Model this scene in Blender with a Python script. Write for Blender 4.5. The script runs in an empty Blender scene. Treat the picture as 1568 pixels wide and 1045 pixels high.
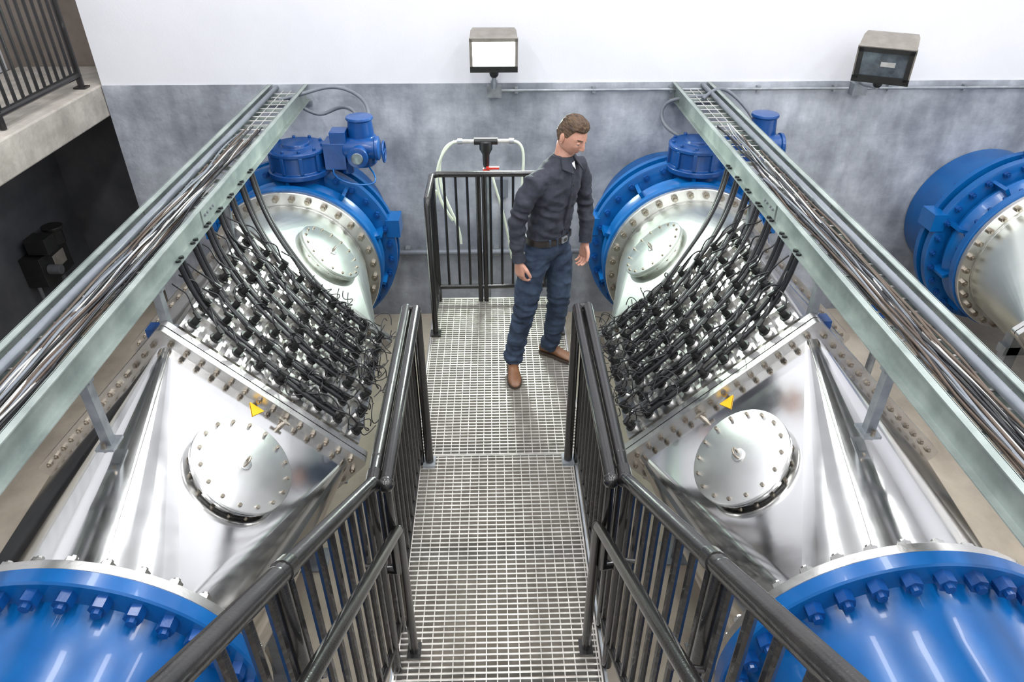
import bpy, bmesh, math, random
from mathutils import Vector, Matrix, noise
random.seed(7)
V=Vector
scene=bpy.context.scene
try:
    scene.view_settings.view_transform='Standard'
    scene.view_settings.look='None'
except Exception: pass

# ------------------------------------------------------------------ materials
def mat(name,col,rough=.5,metal=0.0,col2=None,scale=5.0,bump=0.0,bscale=40.0,stretch=(1,1,1),emis=None,estr=0,coat=0,rvar=0.0,detail=6,mottle=0,lo=.35,hi=.68):
    m=bpy.data.materials.new(name); m.use_nodes=True
    nt=m.node_tree; b=nt.nodes['Principled BSDF']
    b.inputs['Base Color'].default_value=(*col,1); b.inputs['Roughness'].default_value=rough
    b.inputs['Metallic'].default_value=metal
    if coat: b.inputs['Coat Weight'].default_value=coat
    tc=nt.nodes.new('ShaderNodeTexCoord'); mp=nt.nodes.new('ShaderNodeMapping')
    mp.inputs['Scale'].default_value=stretch
    nt.links.new(tc.outputs['Object'],mp.inputs['Vector'])
    if col2 or rvar:
        n=nt.nodes.new('ShaderNodeTexNoise'); n.inputs['Scale'].default_value=scale; n.inputs['Detail'].default_value=detail
        n.inputs['Roughness'].default_value=.6
        nt.links.new(mp.outputs[0],n.inputs['Vector'])
        r=nt.nodes.new('ShaderNodeValToRGB'); r.color_ramp.elements[0].position=lo; r.color_ramp.elements[1].position=hi
        r.color_ramp.elements[0].color=(*col,1); r.color_ramp.elements[1].color=(*(col2 or col),1)
        nt.links.new(n.outputs['Fac'],r.inputs[0])
        src=r.outputs[0]
        if mottle:
            m2=nt.nodes.new('ShaderNodeMapping'); m2.inputs['Scale'].default_value=(2.4,1,.7); nt.links.new(tc.outputs['Object'],m2.inputs[0])
            for vec,sc,d,a,c0,c1 in ((m2.outputs[0],1.2,8,mottle,(.72,.73,.75,1),(1.25,1.25,1.24,1)),(mp.outputs[0],4.5,10,mottle*.8,(.80,.81,.82,1),(1.18,1.18,1.18,1))):
                nn_=nt.nodes.new('ShaderNodeTexNoise'); nn_.inputs['Scale'].default_value=sc; nn_.inputs['Detail'].default_value=d; nn_.inputs['Roughness'].default_value=.65
                nt.links.new(vec,nn_.inputs['Vector'])
                rr_=nt.nodes.new('ShaderNodeValToRGB'); rr_.color_ramp.elements[0].position=.38; rr_.color_ramp.elements[1].position=.64
                rr_.color_ramp.elements[0].color=c0; rr_.color_ramp.elements[1].color=c1
                nt.links.new(nn_.outputs['Fac'],rr_.inputs[0])
                mx=nt.nodes.new('ShaderNodeMixRGB'); mx.blend_type='MULTIPLY'; mx.inputs[0].default_value=a
                nt.links.new(src,mx.inputs[1]); nt.links.new(rr_.outputs[0],mx.inputs[2]); src=mx.outputs[0]
            sx=nt.nodes.new('ShaderNodeSeparateXYZ'); cx=nt.nodes.new('ShaderNodeCombineXYZ')
            nt.links.new(tc.outputs['Object'],sx.inputs[0]); nt.links.new(sx.outputs[0],cx.inputs[0]); nt.links.new(sx.outputs[2],cx.inputs[1])
            bk=nt.nodes.new('ShaderNodeTexBrick'); bk.offset=.37; bk.inputs['Scale'].default_value=1; bk.inputs['Brick Width'].default_value=3.1; bk.inputs['Row Height'].default_value=.83
            bk.inputs['Mortar Size'].default_value=.004; bk.inputs['Mortar Smooth'].default_value=1
            bk.inputs['Color1'].default_value=(1,1,1,1); bk.inputs['Color2'].default_value=(.94,.94,.95,1); bk.inputs['Mortar'].default_value=(.75,.75,.75,1)
            nt.links.new(cx.outputs[0],bk.inputs['Vector'])
            mx=nt.nodes.new('ShaderNodeMixRGB'); mx.blend_type='MULTIPLY'; mx.inputs[0].default_value=.35
            nt.links.new(src,mx.inputs[1]); nt.links.new(bk.outputs[0],mx.inputs[2]); src=mx.outputs[0]
        if col2: nt.links.new(src,b.inputs['Base Color'])
        if rvar:
            mr=nt.nodes.new('ShaderNodeMapRange'); mr.inputs['From Min'].default_value=.3; mr.inputs['From Max'].default_value=.7
            mr.inputs['To Min'].default_value=rough; mr.inputs['To Max'].default_value=rough+rvar
            nt.links.new(n.outputs['Fac'],mr.inputs['Value']); nt.links.new(mr.outputs[0],b.inputs['Roughness'])
    if bump:
        n2=nt.nodes.new('ShaderNodeTexNoise'); n2.inputs['Scale'].default_value=bscale; n2.inputs['Detail'].default_value=4
        nt.links.new(mp.outputs[0],n2.inputs['Vector'])
        bp=nt.nodes.new('ShaderNodeBump'); bp.inputs['Strength'].default_value=bump; bp.inputs['Distance'].default_value=.01
        nt.links.new(n2.outputs['Fac'],bp.inputs['Height']); nt.links.new(bp.outputs[0],b.inputs['Normal'])
    if emis:
        b.inputs['Emission Color'].default_value=(*emis,1); b.inputs['Emission Strength'].default_value=estr
    return m
M={}
M['concrete']=mat('concrete_wall',(.24,.255,.285),.38,0,(.46,.48,.52),.9,.25,30,stretch=(1,1,1.3),detail=12,rvar=.2,mottle=.85,lo=.40,hi=.62)
M['white']=mat('white_paint',(.72,.72,.75),.6,0,(.76,.76,.79),1.5,.08,60)
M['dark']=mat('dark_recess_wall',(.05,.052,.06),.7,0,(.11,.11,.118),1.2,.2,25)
M['tan']=mat('tan_plaster',(.15,.122,.10),.8,0,(.21,.175,.15),3,.15,40)
M['slab']=mat('balcony_concrete',(.33,.30,.26),.8,0,(.52,.475,.42),4,.4,30,detail=10,mottle=.5)
M['floor']=mat('floor_concrete',(.33,.28,.22),.42,0,(.48,.42,.34),1.3,.15,30,detail=8,mottle=.35)
M['ceil']=mat('ceiling_paint',(.78,.78,.78),.8,0,(.7,.7,.7),2)
M['ss']=mat('stainless_steel',(.74,.735,.72),.085,1,(.82,.815,.81),2.2,.09,2.6,rvar=.11)
M['ssf']=mat('stainless_satin_mint_reflection',(.72,.76,.70),.30,1,(.80,.83,.78),2.2,.03,5,rvar=.12)  # rougher steel for the far transition; pale mint reflection painted into its base colour
M['ssb']=mat('stainless_brushed',(.60,.585,.56),.26,1,(.72,.71,.69),9,.05,80,rvar=.12)
M['lid']=mat('stainless_lid',(.68,.68,.67),.36,1,(.75,.75,.745),3,.03,60,rvar=.08)
M['weld']=mat('weld_seam',(.50,.49,.47),.35,1,(.62,.61,.59),30,.3,120)
M['bolt']=mat('aged_bolt',(.26,.22,.18),.4,1,(.46,.42,.36),30)
M['bluep']=mat('blue_epoxy',(.001,.078,.275),.27,0,(.002,.108,.345),3,.05,20,coat=.15)
M['blued']=mat('blue_epoxy_dark',(.001,.042,.18),.33,0,(.003,.062,.24),6,.1,60,coat=.15)
M['black']=mat('black_powdercoat',(.008,.0075,.0075),.25,0,(.016,.014,.013),12,.1,150,coat=.3)
M['cable']=mat('black_cable',(.007,.007,.009),.4,0,(.014,.014,.016),10)
M['galv']=mat('galvanised_steel',(.24,.26,.28),.42,.6,(.38,.40,.42),8,.1,60,rvar=.1)
M['galvg']=mat('galvanised_channel',(.22,.26,.245),.42,.35,(.38,.425,.40),4,.1,40,rvar=.12,detail=9)
M['grate']=mat('grating_steel',(.48,.455,.42),.36,.65,(.66,.635,.59),14,.1,90)
M['grey']=mat('grey_pvc',(.14,.155,.18),.45,0,(.19,.205,.23),6)
M['wire']=mat('pale_wire',(.40,.39,.37),.5,0,(.55,.55,.53),10)
M['brown']=mat('brown_wire',(.06,.04,.03),.5,0,(.10,.07,.05),10)
M['yellow']=mat('yellow_sticker',(.85,.46,.01),.5,0,(.9,.52,.02),10)
M['hose']=mat('pale_hose',(.68,.75,.60),.4,0,(.75,.8,.67),10)
M['red']=mat('red_handle',(.6,.03,.02),.4,0,(.7,.05,.03),10)
M['hous']=mat('lamp_housing_grey',(.21,.19,.165),.45,.2,(.29,.265,.235),10)
M['blackm']=mat('matt_black',(.010,.010,.010),.45,0,(.018,.018,.018),20)
M['lens_on']=mat('lamp_lens_lit',(.9,1,.9),.3,0,(.95,1,.95),20,emis=(.88,1,.92),estr=9)
M['lens_off']=mat('lamp_lens_unlit',(.20,.24,.28),.06,.5,(.07,.085,.10),9)
M['ledon']=mat('ceiling_tube',(1,1,1),.5,0,(.95,.95,1),20,emis=(1,1,1),estr=4)
M['shirt']=mat('charcoal_shirt',(.018,.020,.030),.85,0,(.033,.036,.051),26,.35,26)
M['jeans']=mat('denim',(.008,.017,.038),.85,0,(.040,.064,.108),9,.4,30,detail=9)
M['skin']=mat('skin',(.50,.25,.175),.48,0,(.59,.32,.235),20,.05,120)
M['lips']=mat('lips',(.40,.16,.13),.5,0,(.43,.18,.14),20)
M['hair']=mat('brown_hair',(.035,.018,.010),.6,0,(.13,.072,.034),70,.9,170,stretch=(1,.35,1))
M['leather']=mat('brown_leather',(.13,.055,.025),.4,0,(.2,.09,.04),20,.2,60)
M['sole']=mat('shoe_sole',(.05,.035,.025),.7,0,(.06,.04,.03),20)
M['belt']=mat('belt_leather',(.012,.009,.007),.4,0,(.02,.015,.012),20)
M['eye']=mat('eye_white',(.6,.58,.56),.2,0,(.62,.6,.58),20)
M['white2']=mat('white_cotton',(.75,.75,.78),.8,0,(.8,.8,.8),20)

# ------------------------------------------------------------------ mesh builder
class MB:
    def __init__(s): s.v=[]; s.f=[]; s.m=[]; s.names=[]
    def mi(s,k):
        if k not in s.names: s.names.append(k)
        return s.names.index(k)
    def add(s,vs,fs,k):
        o=len(s.v); s.v+= [V(p) for p in vs]; i=s.mi(k)
        for f in fs: s.f.append([o+a for a in f]); s.m.append(i)
    def box(s,c,size,k,R=None,taper=1.0):
        hx,hy,hz=[a/2 for a in size]; c=V(c); vs=[]
        for z in(-1,1):
            t=taper if z>0 else 1
            for y in(-1,1):
                for x in(-1,1):
                    p=V((x*hx*t,y*hy*t,z*hz)); 
                    if R: p=R@p
                    vs.append(c+p)
        s.add(vs,[(0,2,3,1),(4,5,7,6),(0,1,5,4),(2,6,7,3),(0,4,6,2),(1,3,7,5)],k)
    def loft(s,rings,k,caps=True):
        n=len(rings[0]); vs=[p for r in rings for p in r]; fs=[]
        for i in range(len(rings)-1):
            for j in range(n):
                a=i*n+j; b=i*n+(j+1)%n
                fs.append((a,b,b+n,a+n))
        if caps:
            fs.append(tuple(range(n-1,-1,-1))); o=(len(rings)-1)*n; fs.append(tuple(o+j for j in range(n)))
        s.add(vs,fs,k)
    def tube(s,pts,r,k,n=10,caps=True,rot=0.0):
        pts=[V(p) for p in pts]; m=len(pts)
        rr=r if isinstance(r,(list,tuple)) else [r]*m
        tg=[]
        for i in range(m):
            a=pts[max(0,i-1)]; b=pts[min(m-1,i+1)]
            if 0<i<m-1: t=(pts[i]-a).normalized()+(b-pts[i]).normalized()
            else: t=b-a
            if t.length<1e-9: t=V((0,0,1))
            tg.append(t.normalized())
        u=tg[0].orthogonal().normalized(); rings=[]
        for i in range(m):
            u=(u-tg[i]*u.dot(tg[i])).normalized(); w=tg[i].cross(u)
            sc=1
            if 0<i<m-1:
                c=(pts[i]-pts[i-1]).normalized().dot(tg[i]); sc=1/max(.6,c)
            rings.append([pts[i]+(u*math.cos(2*math.pi*j/n+rot)+w*math.sin(2*math.pi*j/n+rot))*rr[i]*(sc if n<13 else 1) for j in range(n)])
        s.loft(rings,k,caps)
    def cyl(s,a,b,r,k,n=16,r2=None): s.tube([a,b],[r,r if r2 is None else r2],k,n)
    def lathe(s,c,ax,prof,k,n=48):
        c=V(c); ax=V(ax).normalized(); u=ax.orthogonal().normalized(); w=ax.cross(u)
        s.loft([[c+ax*h+(u*math.cos(2*math.pi*j/n)+w*math.sin(2*math.pi*j/n))*max(r,1e-4) for j in range(n)] for h,r in prof],k,True)
    def sphere(s,c,r,k,n=12,sc=(1,1,1),R=None):
        c=V(c); rings=[]
        for i in range(1,n):
            th=math.pi*i/n; ring=[]
            for j in range(2*n):
                p=V((math.sin(th)*math.cos(math.pi*j/n)*sc[0],math.sin(th)*math.sin(math.pi*j/n)*sc[1],math.cos(th)*sc[2]))*r
                if R: p=R@p
                ring.append(c+p)
            rings.append(ring)
        s.loft(rings,k,True)
    def build(s,name,parent=None,smooth=True,angle=35,bevel=0):
        L=parent.location if parent else V((0,0,0))
        me=bpy.data.meshes.new(name); me.from_pydata([p-L for p in s.v],[],s.f)
        for k in s.names: me.materials.append(M[k])
        for p,i in zip(me.polygons,s.m): p.material_index=i
        bm=bmesh.new(); bm.from_mesh(me); bmesh.ops.recalc_face_normals(bm,faces=bm.faces); bm.to_mesh(me); bm.free()
        if smooth:
            me.shade_smooth()
            try: me.set_sharp_from_angle(angle=math.radians(angle))
            except Exception: pass
        ob=bpy.data.objects.new(name,me); scene.collection.objects.link(ob)
        if parent: ob.parent=parent
        if bevel:
            b=ob.modifiers.new('b','BEVEL'); b.width=bevel; b.segments=2; b.limit_method='ANGLE'
        return ob
def root(name,loc=(0,0,0)):
    e=bpy.data.objects.new(name,None); e.location=loc; scene.collection.objects.link(e); e.empty_display_size=.2
    return e
def curves(name,parent,splines,r,k,res=3,bres=2):
    cu=bpy.data.curves.new(name,'CURVE'); cu.dimensions='3D'; cu.bevel_depth=r; cu.bevel_resolution=bres; cu.resolution_u=res; cu.use_fill_caps=True
    L=parent.location
    for pts in splines:
        sp=cu.splines.new('NURBS'); sp.points.add(len(pts)-1)
        for q,p in zip(sp.points,pts): q.co=(*(V(p)-L),1)
        sp.use_endpoint_u=True; sp.order_u=min(4,len(pts))
    cu.materials.append(M[k])
    ob=bpy.data.objects.new(name,cu); scene.collection.objects.link(ob); ob.parent=parent
    return ob

# ------------------------------------------------------------------ room
FZ=-1.1; YW=6.6; CZ=6.2
def simple(name,boxes,**kw):
    b=MB()
    for c,sz,k in boxes: b.box(c,sz,k)
    return b.build(name,None,smooth=False,**kw)
simple('floor',[((1.5,1.9,FZ-.1),(13,12,.2),'floor')])
b=MB()
b.box((2.3,YW+.15,(FZ+1.325)/2),(11.6,.3,1.325-FZ),'concrete')
b.box((2.3,YW+.155,(CZ+1.325)/2),(11.6,.29,CZ-1.325),'white')
b.build('wall_back',None,smooth=False)
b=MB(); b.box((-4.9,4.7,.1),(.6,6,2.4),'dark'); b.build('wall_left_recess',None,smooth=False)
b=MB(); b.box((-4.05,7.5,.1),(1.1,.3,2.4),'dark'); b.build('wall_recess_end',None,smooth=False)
b=MB(); b.box((-4.9,1.8,(CZ+1.3)/2),(.3,12,CZ-1.3),'white'); b.box((-4.9,-1.3,.1),(.3,6.2,2.4),'concrete'); b.build('wall_left',None,smooth=False)
b=MB(); b.box((-4.1,7.5,(CZ+1.3)/2),(1.3,.3,CZ-1.3),'tan'); b.build('wall_balcony_end',None,smooth=False)
b=MB(); b.box((8.1,1.9,(CZ+1.325)/2),(.3,12,CZ-1.325),'white'); b.box((8.1,1.9,(FZ+1.325)/2),(.3,12,1.325-FZ),'concrete'); b.build('wall_right',None,smooth=False)
b=MB(); b.box((1.5,-4.1,(CZ+FZ)/2),(13,.3,CZ-FZ),'white'); b.build('wall_front',None,smooth=False)
simple('ceiling',[((1.5,1.9,CZ+.1),(13,12,.2),'ceil')])
b=MB(); b.box((-4.08,4.6,1.19),(1.14,5.5,.275),'slab'); b.build('balcony_slab',None,smooth=False,bevel=.012)

# balcony railing
r=root('balcony_railing',(-3.62,5,1.33)); b=MB()
b.tube([(-3.62,2.2,2.40),(-3.62,6.5,2.40)],.022,'black'); b.tube([(-3.62,2.2,1.44),(-3.62,6.5,1.44)],.028,'black')
b.tube([(-3.62,6.5,1.335),(-3.62,6.5,2.42)],.028,'black'); b.box((-3.62,6.5,1.338),(.1,.1,.012),'black')
for y in (2.2,4.0,5.3): b.tube([(-3.62,y,1.335),(-3.62,y,2.4)],.026,'black')
y=2.3
while y<6.45: b.tube([(-3.62,y,1.44),(-3.62,y,2.4)],.014,'black',8); y+=.105
b.build('rails',r)

# ceiling lights
for (x,y) in [(-3,-1.8),(0,-1.8),(3,-1.8),(6,-1.8),(-3,1.6),(0,1.6),(3,1.6),(6,1.6),(-1.6,4.6),(1.6,4.6),(5,4.6)]:
    r=root('ceiling_light',(x,y,CZ)); b=MB(); b.box((x,y,CZ-.05),(.5,2.3,.1),'white'); b.box((x,y,CZ-.105),(.42,2.2,.02),'ledon'); b.build('fixture',r,smooth=False)
    ld=bpy.data.lights.new('tube','AREA'); ld.shape='RECTANGLE'; ld.size=.45; ld.size_y=2.2; ld.energy=90; ld.color=(.97,.985,1)
    lo=bpy.data.objects.new('tube',ld); scene.collection.objects.link(lo); lo.parent=r; lo.location=(0,0,-.13)

# ------------------------------------------------------------------ reactor
AZ=.047; YN=1.77; Y1=3.1; Y2=4.34; YF=5.5; S=.86; SF=.95; RC=.60; RF=.71
def reactor(ax,side):
    r=root('uv_water_treatment_reactor',(ax,3.7,AZ))
    P=lambda x,y,z: V((ax+side*x,y,AZ+z))
    rnd=random.Random(int(ax*100)); 
    def ringc(y,rad,dup=True):
        out=[]
        for k in range(4):
            for j in range(13):
                a=math.radians(k*90-45+j*7.5); out.append(P(rad*math.cos(a),y,rad*math.sin(a)))
        return out
    def ringd(y,s,cr=.045):
        out=[]; c=s-cr*math.sqrt(2)*.98
        for k in range(4):
            ca=math.radians(k*90)
            for j in range(13):
                a=math.radians(k*90-45+j*7.5)
                out.append(P(c*math.cos(ca)+cr*math.cos(a),y,c*math.sin(ca)+cr*math.sin(a)))
        return out
    b=MB()
    b.loft([ringc(YN,RC),ringc(YN+.06,RC),ringd(Y1,S)],'ss',False)
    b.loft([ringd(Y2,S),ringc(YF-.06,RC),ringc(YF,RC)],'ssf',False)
    b.build('transition_shells',r,angle=50)
    b=MB()
    b.loft([ringd(Y1,S),ringd(Y2,S)],'ssb',False); b.build('lamp_chamber',r,angle=30)
    b=MB()
    for y0,y1 in ((Y1-.045,Y1-.005),(Y1+.003,Y1+.045),(Y2-.045,Y2-.003),(Y2+.005,Y2+.045)):
        b.loft([ringd(y0,SF,.03),ringd(y1,SF,.03)],'ssb')
    for y0,y1 in ((YN-.005,YN+.045),(YF-.045,YF+.005)):
        b.lathe(P(0,y0,0),(0,1,0),[(0,RF-.006),(.006,RF),(y1-y0-.006,RF),(y1-y0,RF-.006)],'ssb',72)
    # weld beads: neck girth, flange fillets, one longitudinal seam down each upper facet
    for yy in (YN+.06,YF-.06):
        b.tube([P(RC*math.cos(a),yy,RC*math.sin(a)) for a in [2*math.pi*i/60 for i in range(61)]],.004,'weld',6)
    c_=S-.06
    for q0,q1 in (((.03,Y1,S-.012),(.26*RC,YN+.07,RC*.965)),):
        b.tube([P(*q0),P(*q1)],.003,'weld',6)
    b.build('flanges',r,bevel=0)
    b=MB()
    mid=(SF+S-.02)/2+.006
    for k in range(4):
        a0=math.radians(k*90); a1=math.radians(k*90+90)
        p0=V((math.cos(a0),math.sin(a0)))*mid; p1=V((math.cos(a1),math.sin(a1)))*mid
        for i in range(14):
            q=p0.lerp(p1,(i+.7)/14.4)
            for yy,d in ((Y1,1),(Y2,1)):
                b.tube([P(q.x,yy-.062,q.y),P(q.x,yy+.062,q.y)],.016,'bolt',6)
                b.tube([P(q.x,yy-.075,q.y),P(q.x,yy+.075,q.y)],.008,'bolt',6)
    for i in range(32):
        a=2*math.pi*(i+.5)/32; x,z=.662*math.cos(a),.662*math.sin(a)
        for yy,d,sz in ((YN+.045,1,1.25),(YF-.045,-1,1.15)):
            b.tube([P(x,yy,z),P(x,yy+d*.030,z)],.024*sz,'bolt' if d<0 else 'ssb',6); b.tube([P(x,yy,z),P(x,yy+d*.046,z)],.013*sz,'bolt' if d<0 else 'ssb',8)
    b.build('flange_bolts',r,angle=30)
    # manholes
    b=MB()
    for yc,sg,out in ((2.56,-1,.040),(4.88,1,.018)):
        f=abs((Y1 if sg<0 else Y2)-yc)/1.3
        e=S/2*(1-f)+RC*.7071*f
        base=P(e,yc,e); n=V((side*.7071,sg*.055,.7071)).normalized()
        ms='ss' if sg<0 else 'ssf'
        b.lathe(base-n*.05,n,[(0,.222),(.06+out,.222)],ms,48)
        b.lathe(base-n*.05,n,[(.0,.235),(.055,.235),(.062,.228)],ms,48)
        c=base+n*out
        b.lathe(c,n,[(0,.255),(.003,.262),(.014,.262),(.017,.259)],ms,56)
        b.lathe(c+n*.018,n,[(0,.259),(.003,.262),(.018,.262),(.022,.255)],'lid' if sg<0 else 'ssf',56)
        u=n.orthogonal().normalized(); w=n.cross(u)
        for i in range(16):
            a=2*math.pi*i/16; q=c+(u*math.cos(a)+w*math.sin(a))*.234
            b.tube([q+n*.04,q+n*.052],.010,'bolt',6); b.tube([q-n*.015,q],.011,'bolt',6)
        o=c+n*.04; t=V((0,1,0)) if side>0 else V((.6,.6,-.4)); t=(t-n*t.dot(n)).normalized()
        b.lathe(o,n,[(0,.035),(.006,.035),(.008,.03)],'lid',16)
        ring=[o+n*.024+(t*math.cos(a)+n*math.sin(a))*.024 for a in [2*math.pi*i/16 for i in range(17)]]
        b.tube(ring,.006,'bolt',8)
    b.build('manhole_covers',r,angle=35)
    # sticker and drain cock
    b=MB(); n=V((side*.7071,-.06,.7071)).normalized()
    f=.10/1.3; tot=S*(1-f)+2*RC*.7071*f; c=P(.405,3.0,tot-.405)+n*.004
    d=V((side*.7071,0,-.7071)); e=V((0,1,0))
    tri=[c+d*.045+e*.028,c-d*.045+e*.028,c-e*.052]
    b.add(tri+[p+n*.003 for p in tri],[(0,1,2),(3,4,5),(0,1,4,3),(1,2,5,4),(2,0,3,5)],'yellow'); 
    q=P(.52,3.0,S-.52)+n*0; b.cyl(q,q+n*.05,.014,'bolt',10); b.cyl(q+n*.045-d*.04,q+n*.045+d*.03,.009,'bolt',8)
    b.build('warning_sticker',r,smooth=False)
    # lamps
    nn=V((side*.7071,0,.7071)); dd=V((side*.7071,0,-.7071))
    b=MB(); tops=[]
    NQ,NY=9,7; Lq=S*1.414-.13
    R=Matrix((dd,V((0,1,0)),nn)).transposed()
    RY=lambda j:3.235+j*(.985/(NY-1))
    for j in range(NY):
        y=RY(j)
        b.box(P(S/2,y,S/2)+nn*.012,(Lq+.06,.03,.024),'ssb',R)
        for i in range(NQ):
            q=-Lq/2+Lq*i/(NQ-1)
            c=P(S/2,y,S/2)+dd*q
            b.box(c+nn*.026,(.102,.112,.052),'ssb',R)
            b.tube([c+nn*.05,c+nn*.070],.030,'ss',12)
            b.tube([c+nn*.066,c+nn*.078],.033,'blackm',10)
            b.tube([c+nn*.07,c+nn*.122],.020,'blackm',10)
            t=c+nn*.122; sg=rnd.choice((-1,1))
            el=t-dd*.036+V((0,sg*.012,0))
            b.tube([t-nn*.012,t+nn*.004,el+nn*.010],.013,'blackm',8)
            tops.append((el+nn*.012,j,q))
    b.build('uv_lamp_ends',r,angle=30)
    sp=[]; rows=[]
    for j in range(NY):
        y=RY(j); ys=3.42+j*(1.33/(NY-1))
        for o in (-.022,.022):
            h=rnd.uniform(-.035,.035); w=rnd.uniform(-.035,.035)
            L_=lambda t:ys+(y-ys)*t+o
            en=rnd.uniform(-.06,.03)
            pts=[P(.03,L_(0),1.16),P(.045,L_(.03),1.05),P(.10,L_(.15),.90+h),P(.20,L_(.35),.76+h),P(.33,L_(.6),.64+h)+V((0,w,0)),P(.48,L_(.85),.51+h),P(.62,L_(1),.38),P(.78+en,L_(1.0),.22-en)]
            sp.append(pts); 
            if o>.01: rows.append(pts)
    curves('cable_bundles',r,sp,.0145,'cable',4,2)
    sp=[]
    for (t,j,q) in tops:
        pts=rows[j]
        best=min(pts,key=lambda p:(p-(t-dd*.10)).length)
        if (best-t).length>.22: best=t-dd*.13+V((0,rnd.uniform(-.05,.05),0))+nn*.03
        a=t-dd*.04+nn*.015; 
        off=V((0,rnd.uniform(-.05,.05),0))
        sp.append([t,a+off*.4,(a+best)/2+off+nn*rnd.uniform(0,.06),best+V((0,rnd.uniform(-.03,.03),rnd.uniform(-.02,.02))),best-dd*.04])
    curves('lamp_leads',r,sp,.005,'cable',3,1)
    sp=[]
    for i in range(85):
        y=rnd.uniform(3.18,4.32); q=-.15+.77*math.sqrt(rnd.random()); 
        c=P(S/2,y,S/2)+dd*q+nn*rnd.uniform(.10,.18)
        R1=rnd.uniform(.04,.11); a0=rnd.uniform(0,6.28); L=rnd.uniform(2.2,5)
        sp.append([c+(dd*math.cos(a0+L*k/5)*.8+V((0,1,0))*math.sin(a0+L*k/5))*R1+nn*(.05*math.sin(k*1.3)) for k in range(6)])
    curves('loose_wires',r,sp,.0034,'cable',3,1)
    b=MB()
    for y in (3.35,3.72,4.09):
        b.tube([P(-.10,y,S-.10+.02),P(-S+.1,y,.12)],.022,'ssb',4)
    b.box(P(-.10,3.19,.84),(.045,.08,.08),'blued')
    for y in (2.5,3.3,4.15,4.9):
        h=.47
        for sx in (-1,1):
            b.box(V((ax+sx*.42,y,FZ+(AZ-h-FZ)/2+.06)),(.10,.10,AZ-h-FZ+.12),'galv')
            b.box(V((ax+sx*.42,y,FZ+.008)),(.2,.2,.016),'galv')
        b.box(V((ax,y,AZ-h-.06)),(1.0,.1,.08),'galv')
    b.build('supports',r,smooth=False)
    return r
reactor(-1.717,1); reactor(1.66,-1); reactor(4.80,1)

def bolts_ring(b,ax,y,rad,n,sz,k,d,ln=.035):
    for i in range(n):
        a=2*math.pi*(i+.5)/n; x,z=ax+rad*math.cos(a),AZ+rad*math.sin(a)
        b.tube([(x,y,z),(x,y+d*ln,z)],sz,k,6); b.tube([(x,y+d*ln,z),(x,y+d*(ln+.02),z)],sz*.55,k,8)

def blue_pipe(ax):
    r=root('blue_water_pipe',(ax,.9,AZ)); b=MB()
    b.lathe((ax,YN-.01,AZ),(0,-1,0),[(0,.72),(.005,.728),(.062,.728),(.07,.72),(.071,.62),(.10,.605),(.3,.60),(1.35,.60)],'bluep',96)
    b.lathe((ax,.45,AZ),(0,-1,0),[(0,.72),(.06,.72)],'bluep',72)
    b.build('pipe',r,angle=40)
    b=MB(); bolts_ring(b,ax,YN-.08,.668,34,.036,'blued',-1,.05); b.build('flange_nuts',r,angle=30)
    b=MB()
    pts=[(ax,.42,AZ)]+[(ax,.42-.85*math.sin(t),AZ-.85*(1-math.cos(t))) for t in [math.radians(a) for a in range(10,91,10)]]+[(ax,-.43,FZ)]
    b.tube(pts,.60,'bluep',40); b.build('elbow',r,angle=40)
for ax in (-1.717,1.66,4.80): blue_pipe(ax)

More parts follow.
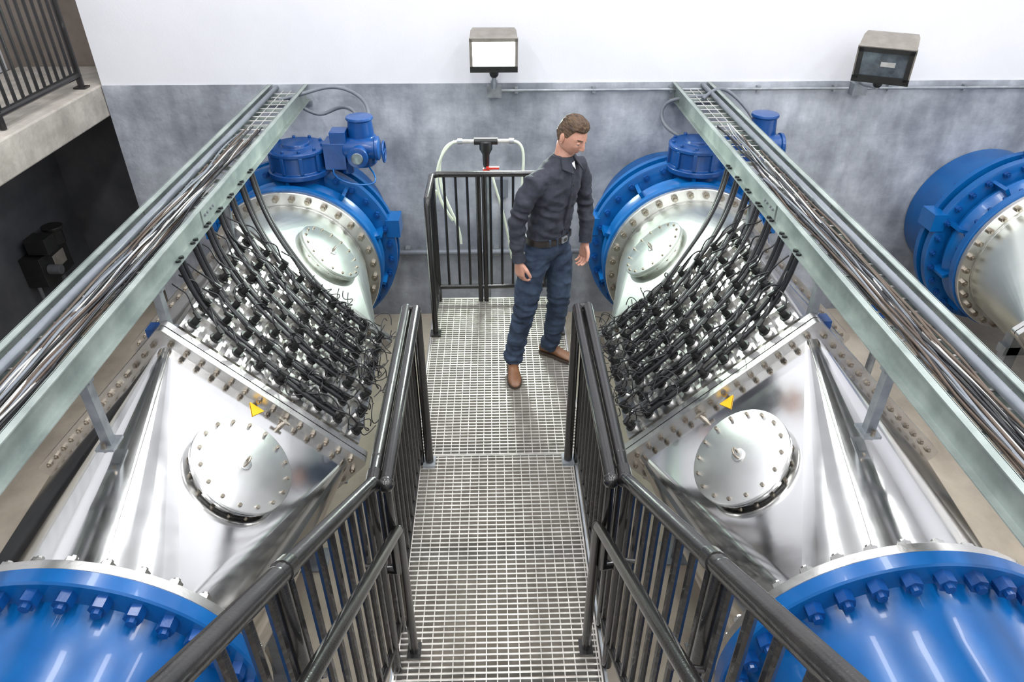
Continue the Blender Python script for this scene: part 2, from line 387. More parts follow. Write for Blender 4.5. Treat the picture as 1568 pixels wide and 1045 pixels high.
def valve(ax):
    r=root('butterfly_valve',(ax,5.9,AZ)); b=MB()
    b.lathe((ax,5.51,AZ),(0,1,0),[(0,.715),(.005,.725),(.065,.725),(.07,.715),(.072,.655),(.10,.645),(.17,.70),(.21,.715),(.25,.70),(.31,.66),(.315,.80),(.32,.815),(.385,.815),(.39,.80),(.392,.70),(.45,.70),(.455,.82),(.51,.82),(.515,.64),(1.08,.64)],'bluep',96)
    b.build('valve_body',r,angle=30)
    b=MB()
    bolts_ring(b,ax,5.585,.685,32,.024,'blued',1,.03)
    bolts_ring(b,ax,5.825,.765,32,.028,'blued',-1,.035)
    bolts_ring(b,ax,6.03,.765,32,.028,'blued',1,.035)
    for sx in (-1,1):
        b.box((ax+sx*.80,5.92,AZ+.22),(.12,.22,.16),'bluep')
    for k in range(10):
        a=math.radians(18+36*k); c=V((ax+.70*math.cos(a),5.74,AZ+.70*math.sin(a)))
        R=Matrix.Rotation(-a+math.pi/2,3,'Y')
        b.box(c,(.03,.22,.11),'bluep',R)
    b.build('valve_bolts',r,angle=30)
    b=MB(); gx,gy=ax+.06,5.86
    b.lathe((gx,gy,AZ+.62),(0,0,1),[(0,.2),(.10,.2),(.12,.26),(.16,.26),(.17,.23),(.30,.23),(.31,.25),(.335,.25),(.345,.235),(.35,.12),(.375,.11),(.38,.04)],'blued',40)
    for i in range(10):
        a=2*math.pi*i/10; b.tube([(gx+.215*math.cos(a),gy+.215*math.sin(a),AZ+.95),(gx+.215*math.cos(a),gy+.215*math.sin(a),AZ+.985)],.016,'blued',6)
        b.box((gx+.235*math.cos(a),gy+.235*math.sin(a),AZ+.86),(.03,.03,.14),'blued',Matrix.Rotation(a,3,'Z'))
    b.box((gx+.33,gy,AZ+.90),(.18,.22,.22),'blued')
    b.build('gearbox',r,angle=35,bevel=.004)
    b=MB()
    mx=gx+.56
    b.box((gx+.37,gy-.02,AZ+1.02),(.13,.16,.16),'blued')
    b.lathe((mx-.02,gy+.05,AZ+.78),(0,0,1),[(0,.09),(.02,.11),(.20,.11),(.21,.125),(.24,.125),(.25,.11),(.38,.10),(.39,.115),(.41,.11),(.415,.04)],'blued',28)
    b.lathe((mx-.16,gy-.04,AZ+.95),(1,0,.0),[(0,.075),(.02,.085),(.26,.085),(.265,.1),(.29,.1),(.30,.08)],'blued',24)
    b.lathe((mx-.02,gy-.10,AZ+.93),(0,-1,.0),[(0,.07),(.10,.07),(.105,.085),(.13,.085),(.14,.06)],'blued',24)
    b.lathe((mx-.02,gy-.235,AZ+.93),(0,-1,.0),[(0,.04),(.01,.05),(.02,.045)],'lens_off',20)
    b.lathe((mx-.15,gy-.02,AZ+.84),(0,0,-1),[(0,.05),(.10,.05),(.11,.03)],'blued',16)
    hw=[V((mx+.16,gy+.02+.085*math.cos(a),AZ+.9+.085*math.sin(a))) for a in [2*math.pi*i/20 for i in range(21)]]
    b.tube(hw,.009,'blued',8); b.tube([(mx+.02,gy+.02,AZ+.9),(mx+.17,gy+.02,AZ+.9)],.012,'blued',8); b.tube([hw[0],hw[10]],.007,'blued',6); b.tube([hw[5],hw[15]],.007,'blued',6)
    b.build('electric_actuator',r,angle=35,bevel=.003)
    curves('actuator_cable',r,[[(mx+.03,gy-.05,AZ+.8),(mx+.15,gy-.2,AZ+.72),(mx+.05,gy-.25,AZ+.68),(mx-.25,gy-.22,AZ+.74),(gx+.3,gy-.1,AZ+.8)]],.007,'bluep')
for ax in (-1.717,1.66,4.80): valve(ax)

# ------------------------------------------------------------------ cable trays
def tray(xi,xo,sgn,seed):
    r=root('cable_tray',((xi+xo)/2,3.6,1.25)); rnd=random.Random(seed)
    y0,y1=.9,YW-.01; zt,zb=1.33,1.19; th=.006; fl=.034
    b=MB()
    for x,d in ((xi,-1),(xo,-1)):
        s=d*sgn
        b.box((x,(y0+y1)/2,(zt+zb)/2),(th,y1-y0,zt-zb),'galvg')
        for z in (zt-th/2,zb+th/2):
            b.box((x+s*fl/2,(y0+y1)/2,z),(fl,y1-y0,th),'galvg')
        for yy in (3.94,):
            b.box((x+s*.006,yy,(zt+zb)/2),(.008,.22,.10),'galvg')
            for q in (-.07,-.03,.03,.07):
                b.tube([(x+s*.008,yy+q,1.26),(x+s*.02,yy+q,1.26)],.009,'galv',6)
    b.build('side_channels',r,smooth=False)
    b=MB(); y=y0+.05; lo,hi=min(xi,xo)+.004,max(xi,xo)-.004
    i=0
    while y<y1-.03:
        b.tube([(lo,y,1.275),(hi,y,1.275)],.0045,'wire',6)
        if i%2==0: b.box(((lo+hi)/2,y,1.262),(hi-lo,.032,.014),'galvg')
        y+=.115; i+=1
    for k in range(4):
        x=lo+.05+(hi-lo-.1)*k/3; b.tube([(x,y0,1.272),(x,y1,1.272)],.0035,'wire',6)
    b.build('tray_rungs',r)
    mid=(xi+xo)/2
    gx=mid+sgn*.09
    curves('grey_conduit',r,[[(gx,y0,1.302),(gx,5.2,1.302),(gx,6.0,1.302),(gx,y1,1.302)]],.021,'grey',4,3)
    for nm,cnt,rad,k,c0,w in (('black_wires',10,.0055,'cable',-.05,.09),('pale_wires',8,.0045,'wire',-.045,.06),('brown_wires',9,.006,'brown',-.03,.10),('grey_wires',6,.006,'grey',-.02,.1)):
        sp=[]
        for i in range(cnt):
            base=mid+sgn*(c0)+rnd.uniform(-w,w)*.8; ye=rnd.uniform(3.6,5.6); pts=[]; y=y0
            while y<ye:
                pts.append((min(hi-.01,max(lo+.01,base+rnd.uniform(-.018,.018))),y,1.284+rnd.uniform(0,.04))); y+=.28
            sp.append(pts)
        curves(nm,r,sp,rad,k,3,1)
    b=MB(); xs=xi+sgn*.025
    for yy,zz in ((2.40,.80),(3.17,.90),(4.28,.90)):
        b.box((xs,yy,(zz+zb)/2),(.04,.045,zb-zz),'galv'); b.box((xs,yy,zz+.012),(.08,.10,.014),'galv')
        b.box(((xi+xo)/2,yy,zb-.02),(abs(xo-xi)+.02,.04,.04),'galv')
        b.tube([(xs,yy-.04,zz),(xs,yy-.04,zz+.05)],.010,'bolt',6)
    b.box(((xi+xo)/2,YW-.03,1.17),(abs(xo-xi)+.1,.04,.04),'galv')
    b.build('struts',r,smooth=False)
    return r
tray(-1.70,-2.02,-1,3); 
tray(1.645,1.965,1,5)
for pts in ([(-1.86,6.3,1.27),(-1.66,6.35,1.30),(-1.45,6.4,1.38),(-1.2,6.38,1.32),(-1.05,6.2,1.22),(-1.08,6.0,1.12)],
            [(-1.8,6.35,1.28),(-1.62,6.4,1.10),(-1.5,6.45,1.10),(-1.32,6.4,1.22),(-1.15,6.15,1.18),(-1.15,6.0,1.1)],
            [(1.85,6.3,1.28),(1.62,6.4,1.24),(1.5,6.45,1.18),(1.5,6.4,1.0),(1.62,6.25,.95),(1.75,6.0,.95)],
            [(1.8,6.2,1.28),(1.95,6.35,1.36),(2.1,6.4,1.3),(2.25,6.2,1.15),(2.24,6.0,1.1)]):
    r=root('flexible_conduit',pts[0]); curves('conduit',r,[pts],.016,'grey',6,3)

# ------------------------------------------------------------------ walkway
r=root('metal_grating_walkway',(0,3.3,0)); b=MB()
def grate(b,x0,x1,y0,y1,z,per=.029,ends=True):
    y=y0+.01
    while y<y1-.005:
        b.box(((x0+x1)/2,y,z-.014),(x1-x0,.0085,.028),'grate'); y+=per
    n=int((x1-x0)/.05); 
    for i in range(n+1):
        x=x0+.012+(x1-x0-.024)*i/n; b.box((x,(y0+y1)/2,z-.007),(.0045,y1-y0,.010),'grate')
    for x in (x0,x1): b.box((x,(y0+y1)/2,z-.016),(.008,y1-y0,.036),'grate')
    for y in (y0,y1): b.box(((x0+x1)/2,y,z-.018),(x1-x0,.006,.036),'grate')
grate(b,-.475,.435,1.62,3.158,0)
grate(b,-.50,.51,3.162,5.04,0)
b.build('grating_panels',r,smooth=False)
b=MB()
for x in (-.485,.455):
    b.box((x,2.38,-.09),(.012,1.54,.15),'galv'); b.box((x,2.38,-.16),(.05,1.54,.012),'galv')
for x in (-.51,.52):
    b.box((x,4.1,-.11),(.012,1.9,.15),'galv'); b.box((x,4.1,-.18),(.05,1.9,.012),'galv')
for y in (1.7,2.4,3.15,4.08,5.0): b.box((0,y,-.10),(.95,.05,.10),'galv')
for y in (1.7,3.15,5.0):
    for x in (-.42,.40): b.box((x,y,(FZ-.1)/2-.02),(.08,.08,-FZ-.1-.02),'galv'); b.box((x,y,FZ+.008),(.18,.18,.016),'galv')
b.build('frame',r,smooth=False)

r=root('steel_staircase',(0,.7,.6)); b=MB()
sl=.705
for i in range(1,7):
    z=.186*i; yn=1.60-(i-1)*.262
    grate(b,-.42,.38,yn-.275,yn,z,.034)
grate(b,-.47,.43,-1.3,.03,1.30)
b.build('treads',r,smooth=False)
b=MB()
for x in (-.44,.40):
    prof=[(1.60,-.18),(1.60,.14),(.03,1.31),(-.05,1.31),(-.05,1.02)]
    vs=[(x-.006,y,z) for y,z in prof]+[(x+.006,y,z) for y,z in prof]; n=5
    b.add(vs,[tuple(range(n)),tuple(range(2*n-1,n-1,-1))]+[(i,(i+1)%n,n+(i+1)%n,n+i) for i in range(n)],'galv')
    b.box((x,-.65,1.2),(.012,1.3,.18),'galv')
    for y in (-.1,-1.25): b.box((x,y,(FZ+1.15)/2),(.08,.08,1.15-FZ),'galv')
b.build('stringers',r,smooth=False)

# railings
def railing(x,xin,name='guard_railing'):
    r=root(name,(x,2,0)); b=MB(); s=1 if x>0 else -1
    ty=lambda y: 1.07 if y>=1.87 else 1.07+(1.87-y)*sl
    by=lambda y: .11 if y>=1.87 else .11+(1.87-y)*sl
    b.tube([(x,3.10,1.07),(x,1.87,1.07),(x,.03,ty(.03)),(x,-1.25,ty(.03))],.0245,'black',14)
    b.tube([(x,3.10,.11),(x,1.87,.11),(x,.03,by(.03)),(x,-1.25,by(.03))],.016,'black',10)
    for y in (3.10,2.0,1.80,.95,.03,-1.2):
        b.tube([(x,y,(0 if y>1.6 else max(.1,by(y)-.22))),(x,y,ty(y)+.004)],.0225,'black',12)
        b.sphere((x,y,ty(y)),.0245,'black',8)
    for y in (1.90,1.0):
        d=V((0,-1,sl if y<1.87 else 0)).normalized(); c=V((x,y,ty(y))); b.tube([c-d*.025,c+d*.025],.0275,'black',12)
    y=3.0
    while y>-1.15:
        if min(abs(y-q) for q in (2.0,1.8,.95,.03))>.04:
            b.tube([(x,y,by(y)),(x,y,ty(y))],.0125,'black',8)
        y-=.105
    b.tube([(xin,3.10,.02),(xin,3.10,1.05),(xin,3.085,1.07),(xin,1.86,1.07)],.0245,'black',14)
    b.tube([(xin,3.10,1.07),(x,3.10,1.07)],.018,'black',10)
    b.tube([(xin,1.86,1.07),(xin,1.86,.6),(x,1.86,.6)],.018,'black',10)
    b.box((xin,3.10,.008),(.07,.09,.016),'galv')
    b.sphere((xin,1.86,1.07),.030,'black',10); b.sphere((x,1.86,1.07),.031,'black',10)
    xh=xin+(.02 if s<0 else -.03)
    hz=lambda y:.82+(1.87-y)*sl
    b.tube([(xh,1.88,0.0),(xh,1.88,.80),(xh,1.85,hz(1.85)),(xh,.0,hz(0))],.020,'black',14)
    b.sphere((xh,1.875,.805),.023,'black',8)
    b.box((xh,1.88,.008),(.06,.08,.014),'black')
    for y in (1.6,.9,.2):
        b.tube([(xh,y,hz(y)),(xh,y,hz(y)-.05),(x,y,hz(y)-.07)],.008,'black',8)
    b.build('rails',r,angle=40)
railing(-.462,-.412); railing(.462,.408)
r=root('platform_railing',(0,4.8,0)); b=MB()
xl,xr=-.465,.47
b.tube([(xl,4.50,0),(xl,4.50,1.02),(xl,4.54,1.07),(xl,4.96,1.07),(xl+.04,5.0,1.07),(xr-.04,5.0,1.07),(xr,4.96,1.07),(xr,4.54,1.07),(xr,4.5,1.02),(xr,4.5,0)],.021,'black',12)
b.tube([(xl,4.50,.13),(xl,5.0,.13),(xr,5.0,.13),(xr,4.5,.13)],.016,'black',10)
for x in (-.13,-.085): b.tube([(x,5.0,-.02),(x,5.0,1.07)],.019,'black',12)
for x in (xl,xr): b.tube([(x,5.0,0),(x,5.0,1.07)],.019,'black',12)
x=xl+.085
while x<xr-.03:
    if min(abs(x+.13),abs(x+.085))>.035: b.tube([(x,5.0,.13),(x,5.0,1.07)],.010,'black',8)
    x+=.085
for y in (4.58,4.67,4.76,4.85,4.93):
    for x in (xl,xr): b.tube([(x,y,.13),(x,y,1.07)],.010,'black',8)
for x in (xl,xr): b.box((x,4.5,.008),(.08,.08,.016),'black')
b.build('rails',r,angle=40)

# ------------------------------------------------------------------ hose station
r=root('hose_station',(-.08,5.35,FZ)); b=MB()
hx,hy=-.07,5.35
b.tube([(hx,hy,FZ),(hx,hy,1.17)],.020,'galv',12); b.box((hx,hy,FZ+.01),(.2,.2,.02),'galv')
b.tube([(hx,hy,.93),(hx,hy,.985)],.028,'red',12); b.box((hx+.05,hy-.03,1.0),(.10,.025,.016),'red')
b.lathe((hx,hy,1.0),(0,0,1),[(0,.02),(.02,.025),(.10,.028),(.14,.05),(.2,.05),(.21,.03)],'blackm',20)
b.tube([(hx-.22,hy,1.20),(hx+.2,hy,1.20)],.015,'wire',10); b.tube([(hx-.09,hy,1.2),(hx+.09,hy,1.2)],.026,'blackm',12)
for sx in (-1,1): b.tube([(hx+sx*.18,hy,1.2),(hx+sx*.215,hy,1.2)],.022,'galv',10)
b.build('standpipe',r)
curves('hose',r,[[(hx-.2,hy,1.2),(hx-.3,hy,1.2),(hx-.38,hy,1.05),(hx-.36,hy,.75),(hx-.22,hy-.02,.5),(hx-.22,hy-.02,.35)],
  [(hx-.24,hy,1.2),(hx-.33,hy,1.14),(hx-.42,hy-.02,.95),(hx-.38,hy,.7),(hx-.28,hy,.55)],
  [(hx+.2,hy,1.2),(hx+.28,hy,1.2),(hx+.30,hy,1.05),(hx+.27,hy,.8),(hx+.28,hy,.1),(hx+.2,hy,-.3),(hx+.25,hy,-1.0)],
  [(hx-.4,hy+.02,.8),(hx-.46,hy,.6),(hx-.45,hy,-.1),(hx-.5,hy,-.5),(hx-.45,hy,-1.07)]],.011,'hose',6,3)
curves('spare_hose',r,[[(hx+.03,hy-.02,1.0),(hx+.08,hy-.05,.8),(hx+.13,hy-.04,.65),(hx+.17,hy,.4),(hx+.2,hy,.2)]],.010,'hose',6,3)

# ------------------------------------------------------------------ floodlights & conduits
def flood(x,y,z,yaw,pitch,on,s=1.0):
    r=root('floodlight',(x,y,z)); R=Matrix.Rotation(yaw,3,'Z')@Matrix.Rotation(pitch,3,'X'); c=V((x,y,z))
    T=lambda p: c+R@(V(p)*s)
    def rr(w,h0,h1,yy): return [T(p) for p in ((-w,yy,h0),(w,yy,h0),(w,yy,h1),(-w,yy,h1))]
    b=MB()
    b.loft([rr(.195,-.135,.14,-.10),rr(.195,-.135,.14,-.05),rr(.190,-.10,.145,.06),rr(.175,-.03,.14,.13)],'hous')
    for p,sz,k in (((0,-.108,.128),(.40,.02,.028),'hous'),((0,-.108,-.115),(.40,.025,.05),'blackm'),((-.188,-.108,0.02),(.024,.02,.23),'hous'),((.188,-.108,0.02),(.024,.02,.23),'hous')):
        b.box(T(p),[q*s for q in sz],k,R)
    b.box(T((0,-.104,.015)),[q*s for q in (.352,.012,.205)],'lens_on' if on else 'lens_off',R)
    if not on:
        b.box(T((.03,-.110,.01)),[q*s for q in (.10,.008,.035)],'wire',R)
        for p,sz in (((0,-.116,.118),(.38,.016,.034)),((-.172,-.116,0.01),(.034,.016,.24)),((.172,-.116,0.01),(.034,.016,.24)),((0,-.116,-.11),(.38,.016,.05))): b.box(T(p),[q*s for q in sz],'blackm',R)
    b.build('lamp_head',r,smooth=False)
    b=MB()
    k=V((x,y+.02,z-.15*s))
    b.tube([k+V((0,0,.06)),k-V((0,0,.05))],.035,'blackm',12); b.sphere(k-V((0,0,.04)),.04,'blackm',8)
    b.tube([k-V((0,0,.05)),V((x,y+.02,1.36)),V((x,YW-.16,1.33)),V((x,YW-.05,1.33))],.018,'galv',10)
    b.box((x,YW-.045,1.27),(.13,.09,.10),'galv'); b.box((x,YW-.045,1.33),(.06,.06,.05),'galv')
    b.build('mount',r,angle=40)
    if on:
        ld=bpy.data.lights.new('bulb','AREA'); ld.shape='RECTANGLE'; ld.size=.34; ld.size_y=.18; ld.energy=75; ld.color=(.84,1,.88)
        lo=bpy.data.objects.new('bulb',ld); scene.collection.objects.link(lo); lo.parent=r
        lo.matrix_local=Matrix.Translation(R@V((0,-.13,.02)))@(R@Matrix.Rotation(math.radians(-90),3,'X')).to_4x4()
flood(0.0,6.30,1.665,0.0,math.radians(10),True)
flood(3.31,6.22,1.60,math.radians(-30),math.radians(17),False,1.12)
r=root('wall_conduit',(3,YW-.03,1.27)); b=MB()
b.tube([(.06,YW-.04,1.27),(3.22,YW-.04,1.27)],.013,'galv',10); b.tube([(3.39,YW-.04,1.27),(7.9,YW-.04,1.27)],.013,'galv',10)
for x in (.2,.9,1.6,2.4,3.1,3.6,4.3,5.0,5.7): b.box((x,YW-.025,1.27),(.03,.045,.05),'galv')
b.build('pipe',r)
r=root('low_wall_pipe',(0,YW-.06,-.3)); b=MB()
b.tube([(-1.0,YW-.08,-.32),(1.0,YW-.08,-.32)],.03,'grey',12)
for x in (-.9,0,.9): b.box((x,YW-.045,-.32),(.05,.08,.09),'galv')
b.box((.06,YW-.035,.35),(.12,.06,.18),'grey'); b.tube([(.06,YW-.035,.26),(.06,YW-.035,-.3)],.012,'galv',8)
b.build('pipe',r)
r=root('wall_mounted_actuator',(-4.55,6.5,-.3)); b=MB()
b.box((-4.50,6.45,-.35),(.2,.5,.30),'blackm'); b.box((-4.42,6.35,-.1),(.2,.18,.16),'blackm')
b.lathe((-4.42,6.6,-.2),(0,0,1),[(0,.08),(.14,.08),(.15,.1),(.18,.1)],'blackm',20); b.tube([(-4.4,6.3,-.35),(-4.28,6.3,-.35)],.05,'dark',14)
b.box((-4.395,6.5,-.33),(.012,.2,.14),'hous')
b.tube([(-4.5,6.2,-.5),(-4.5,6.2,-1.08)],.02,'dark',8); b.tube([(-4.5,6.6,-.5),(-4.5,6.6,-1.08)],.03,'dark',8)
b.build('housing',r,angle=35,bevel=.005)
r=root('floor_instrument_stand',(2.95,4.5,FZ)); b=MB()
b.box((2.95,4.5,FZ+.012),(.25,.25,.024),'galv'); b.tube([(2.95,4.5,FZ),(2.95,4.5,.15)],.03,'galv',10); b.box((2.95,4.5,.28),(.22,.16,.28),'blued'); b.lathe((2.95,4.42,.30),(0,-1,0),[(0,.07),(.03,.07),(.035,.05)],'grey',20)
b.build('stand',r,bevel=.004)

# ------------------------------------------------------------------ man
man=root('man',(.28,4.1,0))
Fd=V((.77,-.64,0)).normalized(); Sd=V((.64,.77,0)).normalized()
def ell(c,a,bb,n=28,A=Sd,B=Fd,p=2.3):
    out=[]
    for j in range(n):
        t=2*math.pi*j/n; ct,st=math.cos(t),math.sin(t)
        out.append(V(c)+A*(a*math.copysign(abs(ct)**(2/p),ct))+B*(bb*math.copysign(abs(st)**(2/p),st)))
    return out
def remesh_build(mb,name,voxel,smooth,matfn,parent,disp=None,keys=()):
    me=bpy.data.meshes.new(name+'_src'); me.from_pydata(mb.v,[],mb.f)
    bm=bmesh.new(); bm.from_mesh(me); bmesh.ops.recalc_face_normals(bm,faces=bm.faces); bm.to_mesh(me); bm.free()
    ob=bpy.data.objects.new(name+'_src',me); scene.collection.objects.link(ob)
    m=ob.modifiers.new('r','REMESH'); m.mode='VOXEL'; m.voxel_size=voxel
    m=ob.modifiers.new('s','SMOOTH'); m.factor=.5; m.iterations=smooth
    dg=bpy.context.evaluated_depsgraph_get(); dg.update()
    ev=ob.evaluated_get(dg); nm=bpy.data.meshes.new_from_object(ev)
    bpy.data.objects.remove(ob); 
    if disp:
        ns=[v.normal.copy() for v in nm.vertices]
        for v,n in zip(nm.vertices,ns): v.co+=n*disp(v.co)
    nm.materials.clear()
    for k in keys: nm.materials.append(M[k])
    for p in nm.polygons: p.material_index=matfn(p.center); 
    L=parent.location
    for v in nm.vertices: v.co-=L
    nm.shade_smooth()
    o=bpy.data.objects.new(name,nm); scene.collection.objects.link(o); o.parent=parent
    return o
b=MB()
tor=[(.86,.31,4.10,.13,.09),(.90,.315,4.10,.165,.112),(.96,.325,4.10,.170,.116),(1.02,.33,4.10,.158,.110),(1.10,.34,4.10,.157,.114),(1.20,.35,4.10,.168,.122),
     (1.30,.36,4.10,.182,.129),(1.38,.368,4.10,.188,.124),(1.435,.378,4.10,.172,.104),(1.475,.388,4.098,.125,.082),(1.51,.400,4.094,.078,.068),(1.53,.406,4.09,.06,.06)]
b.loft([ell((x,y,z),a,d) for z,x,y,a,d in tor],'skin')
armR=[V(p) for p in ((.30,4.02,1.40),(.228,3.95,1.392),(.175,3.94,1.30),(.125,3.955,1.14),(.128,3.94,1.02),(.140,3.925,.905))]
armL=[V(p) for p in ((.44,4.18,1.40),(.508,4.252,1.392),(.545,4.272,1.30),(.575,4.27,1.14),(.585,4.23,1.02),(.580,4.19,.905))]
ar=[.068,.072,.064,.053,.049,.039]
for A in (armR,armL): b.tube(A,ar,'skin',20)
legR=[V(p) for p in ((.255,4.045,.93),(.235,4.04,.82),(.205,4.015,.66),(.180,3.995,.50),(.150,4.02,.34),(.120,4.035,.18),(.105,4.03,.075))]
legL=[V(p) for p in ((.375,4.155,.93),(.395,4.145,.82),(.41,4.13,.66),(.415,4.125,.50),(.405,4.16,.34),(.385,4.19,.18),(.372,4.205,.075))]
lr=[.10,.100,.088,.073,.071,.065,.069]
for A in (legR,legL): b.tube(A,lr,'skin',20)
def segd(p,A):
    best=9
    for i in range(len(A)-1):
        d=A[i+1]-A[i]; t=max(0,min(1,(p-A[i]).dot(d)/d.dot(d))); best=min(best,(p-A[i]-d*t).length)
    return best
def bodymat(p):
    if p.z>1.0: return 0
    if segd(p,armR)<.058 and p.x<.185: return 0
    if segd(p,armL)<.058 and p.x>.50: return 0
    return 1
def folds(p):
    q=V((p.x*8+3,p.y*8,p.z*13)); a=.004-abs(noise.noise(q))*.020+noise.noise(q*2.6)*.004
    if p.z<.25 or .42<p.z<.58: a+=math.sin(p.z*95+p.x*25+noise.noise(q)*3)*.004
    if 1.03<p.z<1.25: a+=math.sin(p.z*80+p.x*40+noise.noise(q)*4)*.0035
    if 1.05<p.z<1.25 and (p.x<.19 or p.x>.53): a+=math.sin(p.z*110+noise.noise(q)*3)*.0035
    return a
remesh_build(b,'clothed_body',.0075,8,bodymat,man,folds,('shirt','jeans'))
b=MB()
b.loft([ell((x,y,z),a+.007,d+.007,40) for z,x,y,a,d in ((.985,.328,4.10,.166,.115),(1.02,.331,4.10,.160,.112))],'belt')
bc=V((.33,4.10,1.003))+Fd*.123; Rm=Matrix((Sd,Fd,V((0,0,1)))).transposed()
b.box(bc,(.05,.012,.036),'galv',Rm); b.box(bc+Fd*.004,(.03,.010,.02),'belt',Rm)
for s in (-.11,-.06,.06,.11):
    c=V((.33,4.10,1.003))+Sd*s+Fd*(.114*math.sqrt(max(0,1-(abs(s)/.172)**2.3))); b.box(c,(.012,.014,.046),'jeans',Rm)
pl=[]
for z,x,y,a,d in tor[3:10]:
    pl.append(V((x,y,z))+Fd*(d+.003))
for i in range(len(pl)-1):
    p0,p1=pl[i],pl[i+1]; w=Sd*.014
    b.add([p0-w,p0+w,p1+w,p1-w,p0-w-Fd*.015,p0+w-Fd*.015,p1+w-Fd*.015,p1-w-Fd*.015],[(0,1,2,3),(0,4,5,1),(1,5,6,2),(2,6,7,3),(3,7,4,0)],'shirt')
for i in range(6):
    z=1.07+.072*i
    k=[q for q in range(len(tor)-1) if tor[q][0]<=z<=tor[q+1][0]][0]; t=(z-tor[k][0])/(tor[k+1][0]-tor[k][0])
    x=tor[k][1]+(tor[k+1][1]-tor[k][1])*t; d=tor[k][4]+(tor[k+1][4]-tor[k][4])*t
    c=V((x,4.10,z))+Fd*(d+.003); b.cyl(c,c+Fd*.003,.0055,'blackm',10)
c=V((.365,4.10,1.35))+Sd*.075+Fd*.112; b.box(c,(.016,.008,.012),'white2',Rm)
nc=V((.402,4.088,1.505))
b.loft([ell(nc+V((0,0,-.02)),.080,.074,28),ell(nc+V((0,0,.020)),.067,.063,28),ell(nc+V((0,0,.022)),.060,.057,28),ell(nc+V((0,0,-.01)),.055,.05,28)],'shirt',False)
for s in (-1,1):
    p=nc+Fd*.062+Sd*(s*.016)+V((0,0,.012)); q=nc+Fd*.112+Sd*(s*.048)+V((0,0,-.066)); w=nc+Fd*.058+Sd*(s*.090)+V((0,0,-.038)); t=nc+Fd*.03+Sd*(s*.070)+V((0,0,.018))
    o=Fd*.006+V((0,0,.005))
    b.add([p,q,w,t,p+o,q+o,w+o,t+o],[(0,1,2,3),(4,5,6,7),(0,1,5,4),(1,2,6,5),(2,3,7,6),(3,0,4,7)],'shirt')
c=nc+Fd*.060+V((0,0,-.008)); b.add([c+Sd*.026+V((0,0,.014)),c-Sd*.026+V((0,0,.014)),c+Fd*.034-V((0,0,.042)),c+Sd*.018-Fd*.02,c-Sd*.018-Fd*.02],[(0,1,2),(0,2,3),(1,4,2)],'white2')
for A in (armR,armL):
    d=(A[-1]-A[-2]).normalized(); b.tube([A[-1]-d*.05,A[-1]+d*.004],[.0425,.0415],'shirt',18)
b.build('shirt_details_and_belt',man,angle=50)
b=MB()
def shoe(heel,dirv):
    dirv=V(dirv).normalized(); sd=V((-dirv.y,dirv.x,0)); h=V(heel)
    prof=[(-.02,.020,.060),(0,.034,.075),(.05,.037,.095),(.10,.036,.09),(.15,.042,.066),(.20,.046,.052),(.245,.042,.042),(.275,.028,.03),(.287,.010,.018)]
    rings=[];sol=[]
    for t,w,top in prof:
        c=h+dirv*t; ring=[]
        for j in range(16):
            a=2*math.pi*j/16; ring.append(c+sd*(w*math.cos(a))+V((0,0,.014+(top-.012)*(.5+.5*math.sin(a)))))
        rings.append(ring)
        sol.append([c+sd*(w*1.08*x)+V((0,0,z)) for x,z in ((-1,.001),(1,.001),(1,.02),(-1,.02))])
    b.loft(rings,'leather'); b.loft(sol,'sole')
shoe((.10,4.085,0),(.06,-1,0)); shoe((.325,4.245,0),(.84,-.54,0))
b.build('shoes',man,angle=60)
def hand(wr,D,F,N,name):
    D=V(D).normalized(); F=(V(F)-D*V(F).dot(D)).normalized(); N=(V(N)-D*V(N).dot(D)); N=(N-F*N.dot(F)).normalized(); wr=V(wr)
    b=MB()
    b.loft([ell(wr+D*t+N*o,w,h,20,F,N) for t,w,h,o in ((-.05,.026,.021,0),(0,.027,.020,0),(.025,.034,.019,.001),(.06,.041,.017,.003),(.09,.041,.014,.004),(.10,.036,.010,.004))],'skin')
    for fo,L,rd in ((.031,.072,.0092),(.0105,.080,.0095),(-.0105,.075,.0092),(-.031,.058,.0082)):
        p=wr+D*(.078)+F*fo+N*.003; pts=[p]; rads=[rd*1.05]
        ang=0
        for seg,da in ((.24,6),(.42,22),(.30,32),(.24,28)):
            ang+=math.radians(da); dr=D*math.cos(ang)+N*math.sin(ang)+F*(fo*.8)
            p=p+dr.normalized()*L*seg*1.05; pts.append(p); rads.append(rd*(1 if len(pts)<4 else .88))
        dr=dr.normalized(); pts.append(p+dr*.005); rads.append(rd*.5)
        b.tube(pts,rads,'skin',14)
    p=wr+D*.022+F*.022+N*.006; pts=[p]; rads=[.016]
    for (a,f,n_),L,rd in (((.75,.62,.25),.042,.0135),((.9,.35,.35),.032,.011),((.95,.1,.4),.024,.0095),((.95,0,.4),.006,.005)):
        p=p+(D*a+F*f+N*n_).normalized()*L; pts.append(p); rads.append(rd)
    b.tube(pts,rads,'skin',14)
    remesh_build(b,name,.0028,3,lambda p:0,man,None,('skin',))
hand(armR[-1]+V((0,0,-.004)),(.03,.0,-1),Fd+V((0,-.2,0)),Sd,'hand_right')
hand(armL[-1]+V((0,0,-.004)),(-.02,-.05,-1),Fd+V((0,-.3,0)),-Sd,'hand_left')
def gauss(x,z,cx,cz,sx,sz): return math.exp(-((x-cx)/sx)**2-((z-cz)/sz)**2)
bm=bmesh.new(); bmesh.ops.create_icosphere(bm,subdivisions=6,radius=1)
def ss(a,b_,x):
    t=max(0,min(1,(x-a)/(b_-a))); return t*t*(3-2*t)
hairw={}
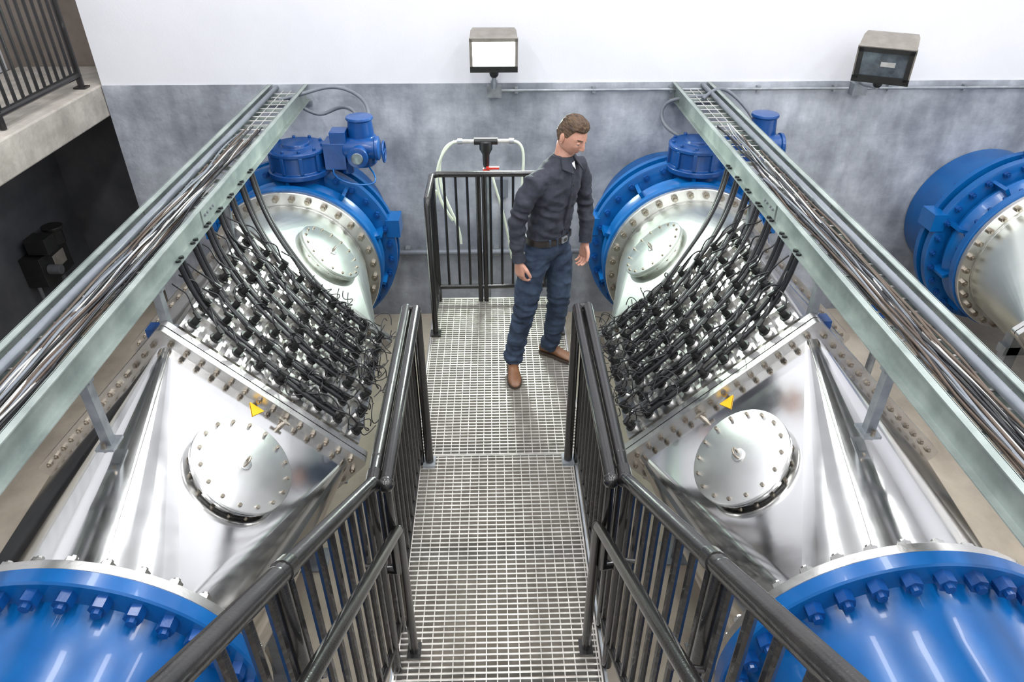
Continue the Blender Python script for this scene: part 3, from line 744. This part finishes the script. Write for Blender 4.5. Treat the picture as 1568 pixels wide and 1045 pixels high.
for v in bm.verts:
    d=v.co.normalized(); x,y,z=d.x,d.y,d.z
    X=x*.073; Y=y*.095; Z=z*.116
    if z<0:
        t=-z; X*=1-.30*t**1.5
        if y>0: Y*=1-.55*t**1.2
        else: Y*=1-.02*t
    if z<0: X*=1+.12*math.exp(-((z+.6)/.25)**2)
    fr=ss(.0,.5,-y)
    if y<0: Y=Y*(1-.04*fr)
    ad=0
    ax_=abs(X)
    ad+=.0045*gauss(ax_,Z,.022,.026,.022,.009)
    ad-=.0105*gauss(ax_,Z,.031,.008,.014,.011)
    ad+=.006*gauss(ax_,Z,.031,.007,.010,.006)
    nz=ss(.022,-.028,Z)*ss(-.045,-.034,Z)
    ad+=(.006+.019*nz)*math.exp(-(X/.0095)**2)*ss(.03,.012,Z)*ss(-.044,-.035,Z)
    ad+=.008*gauss(ax_,Z,.011,-.033,.006,.006)
    ad+=.004*gauss(ax_,Z,.046,-.022,.018,.016)
    ad+=.0055*gauss(X,Z,0,-.055,.022,.005)+.006*gauss(X,Z,0,-.067,.019,.005)
    ad-=.003*gauss(X,Z,0,-.0605,.022,.0025)
    ad-=.003*gauss(X,Z,0,-.080,.022,.006)
    ad+=.010*gauss(X,Z,0,-.100,.026,.014)
    Y-=ad*fr
    hl = .066 if Y<-.045 else (.066+( -.058)*ss(-.045,-.012,Y) if Y<.0 else .008-.075*ss(.0,.06,Y))
    w=ss(hl-.004,hl+.010,Z)
    if w>0:
        nrm=V((X/.075**2,Y/.097**2,Z/.118**2)).normalized()
        th=.004+.010*ss(.03,.10,Z)+.007*ss(.02,-.06,Y)*ss(.05,.09,Z)
        th+=.0045*noise.noise(V((X*80,Y*40,Z*80)))
        X+=nrm.x*th*w; Y+=nrm.y*th*w; Z+=nrm.z*th*w
    hairw[v.index]=w
    v.co=V((X,Y,Z))
me=bpy.data.meshes.new('head'); 
bm.faces.ensure_lookup_table()
for f in bm.faces:
    h=sum(hairw[v.index] for v in f.verts)/3; c=f.calc_center_median()
    f.material_index=1 if h>.35 else 0; f.smooth=True
    if h<=.35 and c.y<-.07 and abs(c.x)<.021 and -.070<c.z<-.052: f.material_index=2
    if c.y<-.065 and h<=.2 and .016<abs(c.x)<.046 and .024+.05*(abs(c.x)-.03)<c.z<.031: f.material_index=1
bm.to_mesh(me); bm.free()
for k in ('skin','hair','lips'): me.materials.append(M[k])
face=V((.72,-.69,0)); yaw=math.atan2(face.x,-face.y)
HR=Matrix.Rotation(yaw,4,'Z')@Matrix.Rotation(math.radians(24),4,'X')
HC=V((.445,4.050,1.648))
ho=bpy.data.objects.new('head',me); scene.collection.objects.link(ho); ho.parent=man
ho.matrix_local=Matrix.Translation(HC-man.location)@HR
b=MB(); H3=HR.to_3x3(); 
for s in (-1,1):
    c=HC+H3@V((s*.030,-.0725,.004)); b.sphere(c,.0112,'eye',12); b.sphere(c+H3@V((0,-.0062,-.004)),.0058,'blackm',10)
    b.sphere(c+H3@V((0,-.0006,.0022)),.0118,'skin',12,(1.12,1,.85))
    c=HC+H3@V((s*.072,.012,-.004))
    RR=H3@Matrix.Rotation(s*math.radians(22),3,'Z')@Matrix.Rotation(math.radians(-10),3,'X')
    b.sphere(c,.031,'skin',12,(.22,.58,1.0),RR); b.sphere(c+RR@V((s*.006,.002,.002)),.026,'skin',12,(.16,.6,.95),RR)
    b.sphere(c+RR@V((0,-.004,-.026)),.009,'skin',8,(.6,.9,1),RR)
b.build('eyes_and_ears',man,angle=80)
b=MB()
nb=V((.400,4.090,1.47)); nt=HC+H3@V((0,.020,-.045))
b.loft([ell(nb,.060,.058,24),ell(nb.lerp(nt,.35),.055,.055,24),ell(nb.lerp(nt,.7),.052,.054,24),ell(nt,.048,.053,24)],'skin')
b.build('neck',man,angle=80)
man.location.z=.002

# ------------------------------------------------------------------ camera & world
cam=bpy.data.cameras.new('camera'); co=bpy.data.objects.new('camera',cam); scene.collection.objects.link(co)
co.location=(0,0,2.93); co.rotation_euler=(math.radians(90-33.7),0,math.radians(-1.4))
cam.sensor_width=36; cam.lens=24.89; cam.clip_start=.05; scene.camera=co
w=bpy.data.worlds.new('world'); scene.world=w; w.use_nodes=True
w.node_tree.nodes['Background'].inputs[0].default_value=(.9,.95,1,1); w.node_tree.nodes['Background'].inputs[1].default_value=.4
